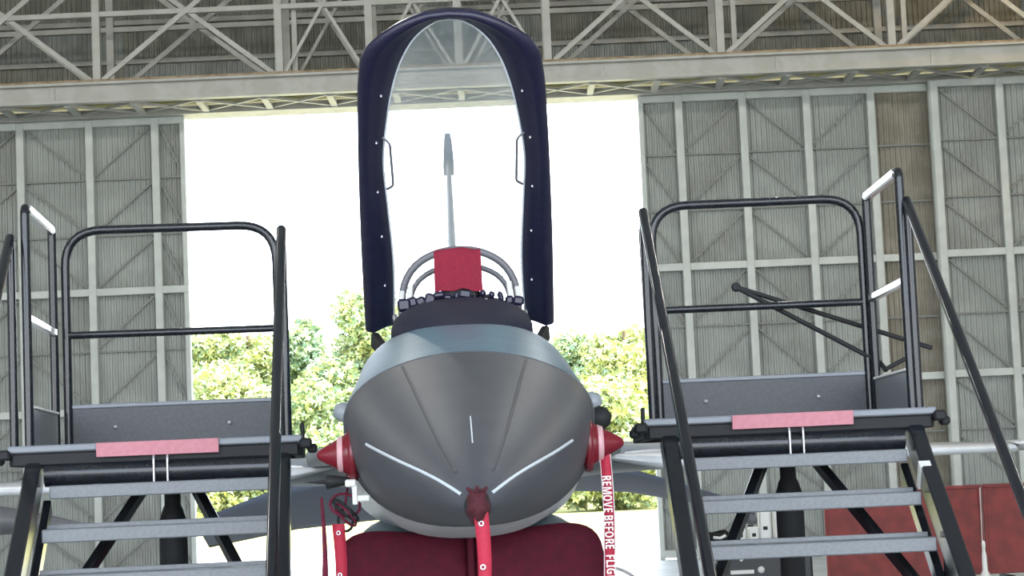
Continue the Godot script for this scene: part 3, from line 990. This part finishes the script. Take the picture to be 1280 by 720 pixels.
	for k in 4:
		st2 = mb(true)
		var p := []
		for i in 15:
			var g := TAU * i / 14.0
			p.append(Vector3(cos(g + k) * (0.030 + 0.01 * k), 0.02 * k + sin(g) * 0.045, sin(g * 2.0 + k) * 0.018))
		tube(st2, p, 0.006, 6)
		obj("loop", st2, M.maroon if k % 2 else M.black_matt, t)
	st2 = mb(true)
	tube(st2, [Vector3(0, 0.06, 0), Vector3(0.015, 0.15, -0.01), Vector3(0.005, 0.20, -0.03)], 0.005, 6)
	obj("cord_end", st2, M.maroon, t)

func streamer(label: String, top: Vector3, length: float, w: float, grommet: bool, dark: bool, lettered := false) -> void:
	var t := thing("warning_streamer", label, "streamer", top, 0.0, "red warning streamers on the jet's nose")
	var pts := []
	var ws := []
	for k in 15:
		var f := k / 14.0
		pts.append(Vector3(0.006 * sin(f * 5.0), -length * f, 0.006 * sin(f * 7.0 + 1.0)))
		ws.append(w * (1.0 - 0.25 * f) if grommet else (w * lerpf(0.5, 1.6, f) if dark else w))
	obj("strap", strap_w(pts, ws), M.maroon if dark else M.ribbon, t)
	if grommet:
		for y in [-0.035, -length * 0.4]:
			var st := mb(true)
			var p := []
			for i in 12:
				var g := TAU * i / 12.0
				p.append(Vector3(cos(g) * 0.007, y + sin(g) * 0.007, 0.012))
			tube(st, p, 0.003, 6, true)
			obj("eyelet", st, M.chrome, t)
	if lettered:
		var y := -0.085
		for word in ["REMOVE", "BEFORE", "FLIGHT", "REMOVE"]:
			var tm := TextMesh.new()
			var sf := SystemFont.new()
			sf.font_names = PackedStringArray(["Droid Sans"])
			sf.font_weight = 700
			tm.font = sf
			tm.text = word
			tm.font_size = 40
			tm.pixel_size = 0.00092
			tm.depth = 0.002
			tm.horizontal_alignment = HORIZONTAL_ALIGNMENT_CENTER
			tm.vertical_alignment = VERTICAL_ALIGNMENT_CENTER
			inst("lettering", tm, M.letter, t, Transform3D(Basis(Vector3.BACK, -PI / 2).scaled_local(Vector3(1.0, 1.3, 1.0)), Vector3(0.002, y - 0.07, 0.010)))
			y -= 0.150
		for s in [-1.0, 1.0]:
			var e := []
			for q in pts: e.append(q + Vector3(s * w * 0.46, 0, 0.004))
			var st := mb()
			for k in range(0, 14): bar(st, e[k], e[k + 1], 0.003, 0.002)
			obj("edge_stitching", st, M.letter, t)

# ------------------------------------------------------------------ boarding stands
func build_stand(called: String, label: String, pos: Vector3, turn: float, swing: bool, open_side: float) -> void:
	var t := thing(called, label, "access stand", pos, turn, "black wheeled access stands beside the cockpit")
	var st := mb()
	# deck with channel edges
	bx(st, Vector3(0, 1.985, -0.56), Vector3(1.40, 0.04, 1.12), 0.006)
	obj("deck", st, M.board, t)
	st = mb()
	bx(st, Vector3(0, 1.995, 0.012), Vector3(1.40, 0.034, 0.03), 0.006)
	obj("deck_lip", st, M.lip, t)
	st = mb()
	bx(st, Vector3(0, 1.945, -0.01), Vector3(1.36, 0.06, 0.05), 0.006)
	bx(st, Vector3(0, 1.945, -1.1), Vector3(1.36, 0.06, 0.05), 0.006)
	for s in [-1.0, 1.0]: bx(st, Vector3(s * 0.67, 1.945, -0.56), Vector3(0.05, 0.06, 1.1), 0.006)
	obj("deck_frame", st, M.black_matt, t)
	st = mb()
	box(st, Transform3D(Basis(Vector3.RIGHT, 0.12), Vector3(0.01, 1.978, 0.04)), Vector3(0.58, 0.068, 0.008), 0.002)
	var pk := obj("edge_plate", st, M.pink, t)
	pk.set_meta("label", "pale pink plate on the platform's front edge")
	for s in [-1.0, 1.0]:
		st = mb()
		bx(st, Vector3(s * 0.715, 1.97, 0.0), Vector3(0.06, 0.05, 0.10), 0.01)
		bx(st, Vector3(s * 0.745, 1.945, -0.02), Vector3(0.05, 0.045, 0.06), 0.012)
		if s == open_side: bx(st, Vector3(s * 0.70, 2.03, -0.04), Vector3(0.02, 0.08, 0.03), 0.005)
		obj("gate_latch", st, M.black_matt, t)
		if s == open_side: continue
		# side rail: near and far posts, pale top and middle bars, toe board
		st = mb(true)
		tube(st, fillet([Vector3(s * 0.605, 1.97, -0.06), Vector3(s * 0.605, 3.17, -0.06), Vector3(s * 0.605, 3.17, -0.14)], 0.05, 4), 0.0225, 12)
		obj("rail_post", st, M.black, t)
		st = mb(true)
		tube(st, fillet([Vector3(s * 0.605, 3.17, -0.97), Vector3(s * 0.605, 3.17, -1.02), Vector3(s * 0.605, 1.97, -1.02)], 0.03, 4), 0.0225, 12)
		obj("rail_post", st, M.black, t)
		st = mb()
		bx(st, Vector3(s * 0.605, 3.17, -0.55), Vector3(0.044, 0.046, 0.86), 0.008)
		var tbr := obj("top_bar", st, M.bright_metal, t)
		tbr.set_meta("label", "bright bare metal top bar of the side rail")
		st = mb()
		bx(st, Vector3(s * 0.605, 2.63, -0.54), Vector3(0.04, 0.044, 0.94), 0.008)
		tbr = obj("middle_bar", st, M.bright_metal, t)
		tbr.set_meta("label", "bright bare metal middle bar of the side rail")
		st = mb()
		bx(st, Vector3(s * 0.595, 2.10, -0.53), Vector3(0.012, 0.19, 0.9), 0.003)
		obj("toe_board", st, M.tread, t)
		st = mb()
		bx(st, Vector3(s * 0.595, 2.20, -0.53), Vector3(0.03, 0.014, 0.9), 0.003)
		obj("toe_board_flange", st, M.white, t)
	# guard across the back
	st = mb(true)
	tube(st, fillet([Vector3(-0.545, 1.97, -1.07), Vector3(-0.545, 3.175, -1.07), Vector3(0.575, 3.175, -1.07), Vector3(0.575, 1.97, -1.07)], 0.2, 8), 0.0235, 12)
	obj("guard_rail", st, M.black, t)
	st = mb(true)
	tube(st, [Vector3(-0.545, 2.615, -1.07), Vector3(0.575, 2.615, -1.07)], 0.02, 12)
	obj("middle_bar", st, M.black, t)
	st = mb()
	bx(st, Vector3(0.015, 2.125, -1.075), Vector3(1.09, 0.20, 0.014), 0.003)
	obj("toe_board", st, M.board, t)
	st = mb()
	bx(st, Vector3(0.015, 2.235, -1.085), Vector3(1.09, 0.022, 0.04), 0.004)
	obj("toe_board_flange", st, M.lip, t)
	for x in [-0.3, 0.3]:
		st = mb(true)
		lathe(st, [[0.0, 0.012], [0.012, 0.008], [0.012, -0.005]], Transform3D(Basis(Vector3.RIGHT, PI / 2), Vector3(x, 2.12, -1.063)), 8)
		obj("toe_bolt", st, M.chrome, t)
	# cross tube and its clamp
	st = mb(true)
	tube(st, [Vector3(-0.53, 1.868, -0.02), Vector3(0.545, 1.868, -0.02)], 0.056, 18)
	obj("cross_tube", st, M.black, t)
	for x in [-0.01, 0.055]:
		st = mb(true)
		tube(st, fillet([Vector3(x, 1.95, 0.02), Vector3(x, 1.93, 0.045), Vector3(x, 1.80, 0.045), Vector3(x, 1.79, 0.0)], 0.02), 0.006, 8)
		obj("clamp_bolt", st, M.chrome, t)
	st = mb()
	bx(st, Vector3(0.02, 1.80, -0.02), Vector3(0.12, 0.02, 0.12), 0.004)
	obj("clamp_plate", st, M.black_matt, t)
	for x in [-0.28, 0.30]:
		st = mb()
		bx(st, Vector3(x, 1.80, -0.04), Vector3(0.05, 0.05, 0.1), 0.004)
		obj("tube_bracket", st, M.black_matt, t)
	# steps
	for i in 9:
		var h := 1.785 - 0.2 * i
		var z := 0.10 + 0.287 * i
		st = mb()
		bx(st, Vector3(0.02, h, z), Vector3(1.03, 0.062, 0.02), 0.005)
		bx(st, Vector3(0.02, h + 0.026, z - 0.10), Vector3(1.03, 0.01, 0.2), 0.003)
		bx(st, Vector3(0.02, h + 0.035, z - 0.195), Vector3(1.03, 0.03, 0.012), 0.003)
		obj("step", st, M.tread, t)
	var dir := Vector3(0, -0.2, 0.287).normalized()
	for s in [-1.0, 1.0]:
		var x: float = 0.01 + s * 0.59
		st = mb()
		bar(st, Vector3(x, 1.93, -0.1), Vector3(x, 1.93, -0.1) + dir * 3.3, 0.075, 0.13, 0.008)
		obj("stringer", st, M.black, t)
		st = mb()
		bar(st, Vector3(x - s * 0.045, 1.72, -0.12), Vector3(x - s * 0.045, 1.72, -0.12) + dir * 2.9, 0.04, 0.08, 0.006)
		obj("lower_stringer", st, M.black, t)
		# hand rail down the stair
		var hx := 0.635 if s > 0 else -0.675
		var hin := 0.03
		if s == open_side:
			hx = 0.63 if s > 0 else -0.65
			hin = 0.03
		st = mb(true)
		var a := Vector3(hx, 3.02, -0.05)
		var b := a + dir * 3.15 + Vector3(-s * hin, 0, 0)
		tube(st, fillet([a, b, Vector3(b.x, b.y - 0.9, b.z - 0.02), Vector3(x, b.y - 1.05, b.z - 0.02)], 0.09), 0.024, 12)
		obj("hand_rail", st, M.black, t)
		st = mb(true)
		tube(st, [Vector3(hx, 3.0, -0.05), Vector3(hx, 1.96, -0.05)], 0.021, 10)
		obj("rail_post", st, M.black, t)
		if s == open_side:
			st = mb(true)
			tube(st, [Vector3(hx, 2.95, -0.16), Vector3(hx - s * 0.01, 1.96, -0.16)], 0.021, 10)
			obj("rail_post", st, M.black, t)
		# brace from the column out to a leg
		st = mb()
		bar(st, Vector3(0.03 + s * 0.12, 1.80, -0.36), Vector3(0.02 + s * 0.56, 1.04, 0.60), 0.05, 0.05, 0.006)
		obj("brace", st, M.black, t)
		st = mb()
		bx(st, Vector3(x, 0.78, 0.62), Vector3(0.05, 1.2, 0.05), 0.006)
		obj("leg", st, M.black, t)
		st = mb()
		bx(st, Vector3(x, 0.17, 0.75), Vector3(0.07, 0.1, 4.0), 0.008)
		obj("base_rail", st, M.black, t)
		for z in [-1.1, 2.5]:
			st = mb(true)
			lathe(st, [[0.02, -0.028], [0.055, -0.028], [0.062, -0.018], [0.062, 0.018], [0.055, 0.028], [0.02, 0.028]], Transform3D(Basis(Vector3.FORWARD, PI / 2), Vector3(x, 0.062, z)), 18)
			obj("caster_wheel", st, M.rubber, t)
			st = mb()
			bx(st, Vector3(x, 0.10, z), Vector3(0.075, 0.06, 0.05), 0.005)
			obj("caster_fork", st, M.metal, t)
	# lifting column
	st = mb(true)
	lathe(st, [[0.04, 1.95], [0.04, 1.70], [0.05, 1.68], [0.068, 1.62], [0.070, 1.5], [0.070, 1.36], [0.062, 1.34], [0.062, 0.15]], Transform3D(Basis.IDENTITY, Vector3(0.035, 0, -0.45)), 20)
	obj("column", st, M.black_matt, t)
	for z in [-1.1, -0.45, 2.4]:
		st = mb()
		bx(st, Vector3(0.02, 0.17, z), Vector3(1.1, 0.08, 0.07), 0.008)
		obj("base_cross_bar", st, M.black, t)
	if swing:
		# tape band on the right stringer
		st = mb()
		var c := Vector3(0.58, 1.93, -0.1) + dir * 0.42
		bar(st, c - dir * 0.02, c + dir * 0.02, 0.054, 0.134)
		var tb := obj("tape_band", st, M.white, t)
		tb.set_meta("label", "white tape band round the stringer")
		# swing-out gate bar, two rods joined in a ring
		var inv := t.transform.affine_inverse()
		var tip := inv * at(920, 359, 11.14)
		st = mb(true)
		tube(st, [tip, inv * at(1165, 435, 11.14)], 0.013, 8)
		obj("gate_bar", st, M.black_matt, t)
		st = mb(true)
		tube(st, [tip, inv * at(1100, 453, 11.05)], 0.013, 8)
		tube(st, [inv * at(1100, 453, 11.05), inv * at(1108, 463, 11.0)], 0.013, 8)
		obj("gate_bar", st, M.black_matt, t)
		st = mb(true)
		tube(st, [inv * at(1104, 463, 11.05), inv * at(1142, 443, 11.05)], 0.012, 8)
		obj("gate_bar", st, M.black_matt, t)
		st = mb(true)
		lathe(st, [[0.008, -0.012], [0.024, -0.012], [0.026, 0.0], [0.024, 0.012], [0.008, 0.012]], Transform3D(Basis(Vector3.RIGHT, PI / 2), tip), 14)
		obj("gate_ring", st, M.black_matt, t)

# ------------------------------------------------------------------ things on the hangar floor
func build_equipment() -> void:
	# red steel barrier panels
	var a := at(1029, 640, 30.0); var b := at(1228, 640, 30.0); var c := at(1330, 640, 30.0)
	var h := 1.37
	var t := thing("steel_barrier", "dull red steel barrier behind the right stand's steps", "barrier", Vector3((a.x + c.x) * 0.5, 0, -30))
	var ox := t.position.x
	for e in [[a.x, b.x], [b.x, c.x + 1.2]]:
		var st := mb()
		bx(st, Vector3((e[0] + e[1]) * 0.5 - ox, h * 0.5 + 0.06, 0), Vector3(e[1] - e[0] - 0.02, h - 0.12, 0.06), 0.01)
		obj("panel", st, M.barrier, t)
		st = mb()
		for x in [e[0], e[1]]: bx(st, Vector3(x - ox + (0.03 if x == e[0] else -0.03), h * 0.5 + 0.02, 0.02), Vector3(0.045, h - 0.04, 0.07), 0.006)
		bx(st, Vector3((e[0] + e[1]) * 0.5 - ox, h, 0.02), Vector3(e[1] - e[0] - 0.02, 0.05, 0.07), 0.006)
		obj("panel_frame", st, M.barrier, t)
	for x in [a.x + 0.3, b.x - 0.3, b.x + 0.3, c.x + 0.8]:
		var st := mb()
		bx(st, Vector3(x - ox, 0.05, 0), Vector3(0.1, 0.1, 0.6), 0.01)
		obj("foot", st, M.black_matt, t)
	# pale pole in front of it
	var p := at(1230, 690, 29.4)
	t = thing("marker_pole", "thin pale pole standing before the red barrier", "pole", Vector3(p.x, 0, p.z))
	var st2 := mb(true)
	tube(st2, [Vector3(-0.03, 0.05, 0), Vector3(-0.02, 0.45, 0), Vector3(0, 1.36, 0)], 0.009, 8)
	obj("rod", st2, M.hose, t)
	st2 = mb(true)
	lathe(st2, [[0.0, 0.62], [0.025, 0.60], [0.03, 0.55], [0.02, 0.5], [0.035, 0.42], [0.04, 0.2], [0.12, 0.06], [0.12, 0.0]], Transform3D(Basis.IDENTITY, Vector3(0, 0, 0)), 14)
	obj("handle", st2, M.white, t)
	# long grey tank lying on cradles at the far left
	p = at(112, 657, 30.0)
	var q := at(0, 648, 30.0)
	t = thing("drop_tank", "grey pointed fuel tank on cradles behind the left stand", "fuel tank", Vector3(p.x - 1.6, 0, -30))
	st2 = mb(true)
	lathe(st2, [[0.0, 0.0], [0.03, 0.08], [0.10, 0.45], [0.16, 0.85], [0.215, 1.35], [0.25, 2.0], [0.25, 3.0], [0.18, 3.8], [0.0, 4.5]], Transform3D(Basis(Vector3.BACK, PI / 2 - 0.10), Vector3(1.6, p.y, 0)), 28)
	obj("tank_body", st2, M.tank, t)
	for x in [-0.3, -1.4]:
		st2 = mb(true)
		lathe(st2, [[0.24, -0.012], [0.256, 0.0], [0.24, 0.012]], Transform3D(Basis(Vector3.BACK, PI / 2), Vector3(x, p.y + (1.6 - x) * 0.10, 0)), 28)
		obj("tank_band", st2, M.white, t)
		st2 = mb()
		for s in [-1.0, 1.0]: bar(st2, Vector3(x, 0.0, s * 0.35), Vector3(x, p.y - 0.12, s * 0.12), 0.06, 0.06, 0.006, Vector3.RIGHT)
		bx(st2, Vector3(x, p.y - 0.17, 0), Vector3(0.1, 0.08, 0.4), 0.01)
		obj("cradle", st2, M.black_matt, t)
	st2 = mb()
	bx(st2, Vector3(-0.4, 0.12, 0.3), Vector3(2.4, 0.06, 0.06)); bx(st2, Vector3(-0.4, 0.12, -0.3), Vector3(2.4, 0.06, 0.06))
	obj("cradle_rail", st2, M.black_matt, t)
	# service cart with its load
	p = at(945, 700, 27.0)
	t = thing("service_cart", "black service cart loaded with white cans behind the right stand", "cart", Vector3(p.x, 0, -27))
	st2 = mb()
	bx(st2, Vector3(0, 0.52, 0), Vector3(1.36, 0.42, 0.7), 0.03)
	obj("body", st2, M.cart, t)
	st2 = mb()
	bx(st2, Vector3(0, 0.82, 0), Vector3(1.4, 0.04, 0.74), 0.01)
	obj("tray", st2, M.cart, t)
	for x in [-0.5, 0.5]:
		for z in [-0.28, 0.28]:
			st2 = mb(true)
			lathe(st2, [[0.05, -0.05], [0.15, -0.05], [0.17, -0.03], [0.17, 0.03], [0.15, 0.05], [0.05, 0.05]], Transform3D(Basis(Vector3.RIGHT, PI / 2), Vector3(x, 0.17, z)), 18)
			obj("wheel", st2, M.rubber, t)
		st2 = mb()
		bx(st2, Vector3(x, 0.26, 0), Vector3(0.08, 0.2, 0.5), 0.0)
		obj("axle", st2, M.metal, t)
	st2 = mb()
	bx(st2, Vector3(-0.22, 0.46, 0.356), Vector3(0.30, 0.05, 0.02), 0.004)
	obj("name_strip", st2, M.white, t)
	st2 = mb()
	bar(st2, Vector3(-0.24, 0.60, 0.36), Vector3(-0.10, 0.72, 0.36), 0.02, 0.03, 0.004)
	obj("lever", st2, M.white, t)
	for y in [0.67, 0.48]:
		st2 = mb(true)
		lathe(st2, [[0.0, 0.03], [0.035, 0.025], [0.045, 0.0], [0.045, -0.03]], Transform3D(Basis(Vector3.RIGHT, PI / 2), Vector3(0.02, y, 0.36)), 16)
		obj("gauge", st2, M.white, t)
	for x in [-0.62, 0.30]:
		st2 = mb(true)
		tube(st2, [Vector3(x, 0.72, 0.36), Vector3(x + 0.06, 0.6, 0.39), Vector3(x - 0.02, 0.5, 0.38), Vector3(x + 0.05, 0.4, 0.36)], 0.018, 8)
		obj("cable", st2, M.metal, t)
	# label, pixel column, width, height, how far forward
	for e in [["tallest boxy white can at the service cart's right end, beside the column", 980, 0.27, 0.46, 0.14, 0], ["tall narrow white can left of the boxy one on the cart", 957, 0.16, 0.42, 0.10, 0], ["middle white can on the cart under the dark grey bag", 942, 0.14, 0.20, 0.14, 0], ["small squat white can left of the grey bag on the cart", 926, 0.14, 0.19, 0.1, 0]]:
		var w: float = e[2]
		var hh: float = e[3]
		var cn := thing("white_can", e[0], "can", Vector3(at(e[1], 700, 27.0).x, 0.845, -27 + e[4]), 0.0, "white cans on the service cart")
		st2 = mb()
		bx(st2, Vector3(0, hh * 0.45, 0), Vector3(w, hh * 0.9, 0.15), 0.025)
		obj("can_body", st2, M.white, cn)
		st2 = mb(true)
		lathe(st2, [[0.036, hh * 0.88], [0.036, hh], [0.0, hh]], Transform3D(Basis.IDENTITY, Vector3(-w * 0.2, 0, 0)), 12)
		obj("cap", st2, M.black_matt, cn)
		st2 = mb()
		bx(st2, Vector3(0, hh * 0.36, 0.076), Vector3(w * 0.36, 0.045, 0.008), 0.002)
		obj("can_label", st2, M.black_matt, cn)
	var bag := thing("grey_bag", "dark grey cloth bag lying on the middle white can", "bag", Vector3(at(941, 700, 27.0).x, 1.05, -26.86))
	st2 = mb(true)
	lathe(st2, [[0.0, 0.0], [0.08, 0.005], [0.10, 0.05], [0.085, 0.10], [0.04, 0.13], [0.03, 0.15], [0.0, 0.16]], Transform3D(Basis.IDENTITY.scaled(Vector3(0.72, 1, 0.8)), Vector3.ZERO), 16)
	obj("sack", st2, M.tank, bag)
	st2 = mb(true)
	tube(st2, [Vector3(-0.03, 0.12, 0.02), Vector3(-0.05, 0.18, 0.02), Vector3(0.03, 0.19, 0.02), Vector3(0.03, 0.12, 0.02)], 0.008, 6)
	obj("handle", st2, M.black_matt, bag)
	var coil := thing("hose_coil", "black hose coil heaped on the service cart's left end", "hose", Vector3(at(897, 700, 27.0).x, 0.845, -26.95))
	st2 = mb(true)
	var hp := []
	for i in 90:
		var g := TAU * i / 18.0
		hp.append(Vector3(cos(g) * (0.17 - 0.008 * (i / 18.0)), 0.022 + 0.02 * i / 18.0 + 0.012 * sin(g * 2.3), sin(g) * 0.15))
	tube(st2, hp, 0.02, 8)
	obj("hose", st2, M.rubber, coil)
	st2 = mb(true)
	tube(st2, [Vector3(0.10, 0.08, 0.14), Vector3(0.03, 0.05, 0.17), Vector3(-0.06, 0.06, 0.17)], 0.02, 8)
	obj("nozzle", st2, M.white, coil)

func build_lamps() -> void:
	# added cool white lamps, out of view, to brighten the far doors
	for k in 6:
		unseen_lamp("added white fill lamp under the ceiling, " + ["nearest the left side wall", "over the left sliding door", "over the left half of the door opening", "over the right half of the door opening", "over the right sliding doors", "nearest the right side wall"][k], Vector3(-20.0 + 8.0 * k, 12.9, -27.0), Color(1.0, 0.99, 0.96), FILL_LAMP_WHITE, "added white fill lamps under the ceiling")
	unseen_lamp("warm hanging lamp high under the ceiling, right of the girder", Vector3(11.0, 13.0, -38.6), Color(1.0, 0.82, 0.48), 6.0, "")

func unseen_lamp(label: String, pos: Vector3, tint: Color, power: float, group: String) -> void:
	var t := thing("unseen_hangar_lamp", label, "lamp", pos, 0.0, group)
	var st := mb(true)
	lathe(st, [[0.05, 14.06 - pos.y], [0.05, 0.45], [0.12, 0.40], [0.34, 0.10], [0.35, 0.08], [0.32, 0.10], [0.11, 0.36]], Transform3D.IDENTITY, 24)
	obj("lamp_shade", st, M.metal, t)
	st = mb(true)
	lathe(st, [[0.0, -0.02], [0.06, 0.0], [0.09, 0.07], [0.07, 0.16], [0.03, 0.22]], Transform3D.IDENTITY, 16)
	var em := mat(tint, 0.5)
	em.emission_enabled = true
	em.emission = tint
	em.emission_energy_multiplier = 4.0
	obj("lamp_bulb", st, em, t)
	var l := OmniLight3D.new()
	l.name = "bulb_light"
	l.light_color = tint
	l.light_energy = power
	l.light_size = 0.08
	l.omni_range = 60.0
	l.omni_attenuation = 2.0
	l.shadow_enabled = true
	l.position = Vector3(0, 0.07, 0)
	t.add_child(l, true)

func _ready() -> void:
	# camera
	cam_basis = Basis(Vector3.RIGHT, deg_to_rad(5.27)) * Basis(Vector3.BACK, deg_to_rad(-2.5))
	var cam := Camera3D.new()
	cam.name = "camera"
	cam.fov = rad_to_deg(2.0 * atan(360.0 / F))
	cam.near = 0.1
	cam.far = 600.0
	cam.transform = Transform3D(cam_basis, EYE)
	add_child(cam)
	cam.current = true
	# sky and exposure
	var we := WorldEnvironment.new()
	we.name = "world"
	var env := Environment.new()
	var sm := ProceduralSkyMaterial.new()
	sm.sky_top_color = Color(0.86, 0.92, 1.0)
	sm.sky_horizon_color = Color(0.98, 0.99, 1.0)
	sm.sky_curve = 0.15
	sm.ground_horizon_color = Color(0.75, 0.75, 0.72)
	sm.ground_bottom_color = Color(0.5, 0.5, 0.48)
	sm.energy_multiplier = 6.5
	var sky := Sky.new()
	sky.sky_material = sm
	env.sky = sky
	env.background_mode = Environment.BG_SKY
	env.tonemap_mode = Environment.TONE_MAPPER_LINEAR
	env.tonemap_exposure = 1.0
	env.sdfgi_enabled = true
	env.ssao_enabled = true
	env.ssil_enabled = true
	we.environment = env
	add_child(we)
	var sun := DirectionalLight3D.new()
	sun.name = "sun"
	sun.rotation_degrees = Vector3(-58, 75, 0)
	sun.light_energy = 6.0
	sun.light_color = Color(1.0, 0.96, 0.88)
	sun.light_angular_distance = 2.0
	sun.shadow_enabled = true
	add_child(sun)
	make_materials()
	build_hangar()
	build_outdoors()
	build_jet()
	build_stand("access_stand", "black access stand left of the jet with a stepped ladder", Vector3(-1.739, 0, -10.0), deg_to_rad(5.0), false, 1.0)
	build_stand("access_stand", "black access stand right of the jet with a crossed gate bar", Vector3(1.303, 0, -10.0), 0.0, true, -1.0)
	build_covers()
	build_equipment()
	build_lamps()
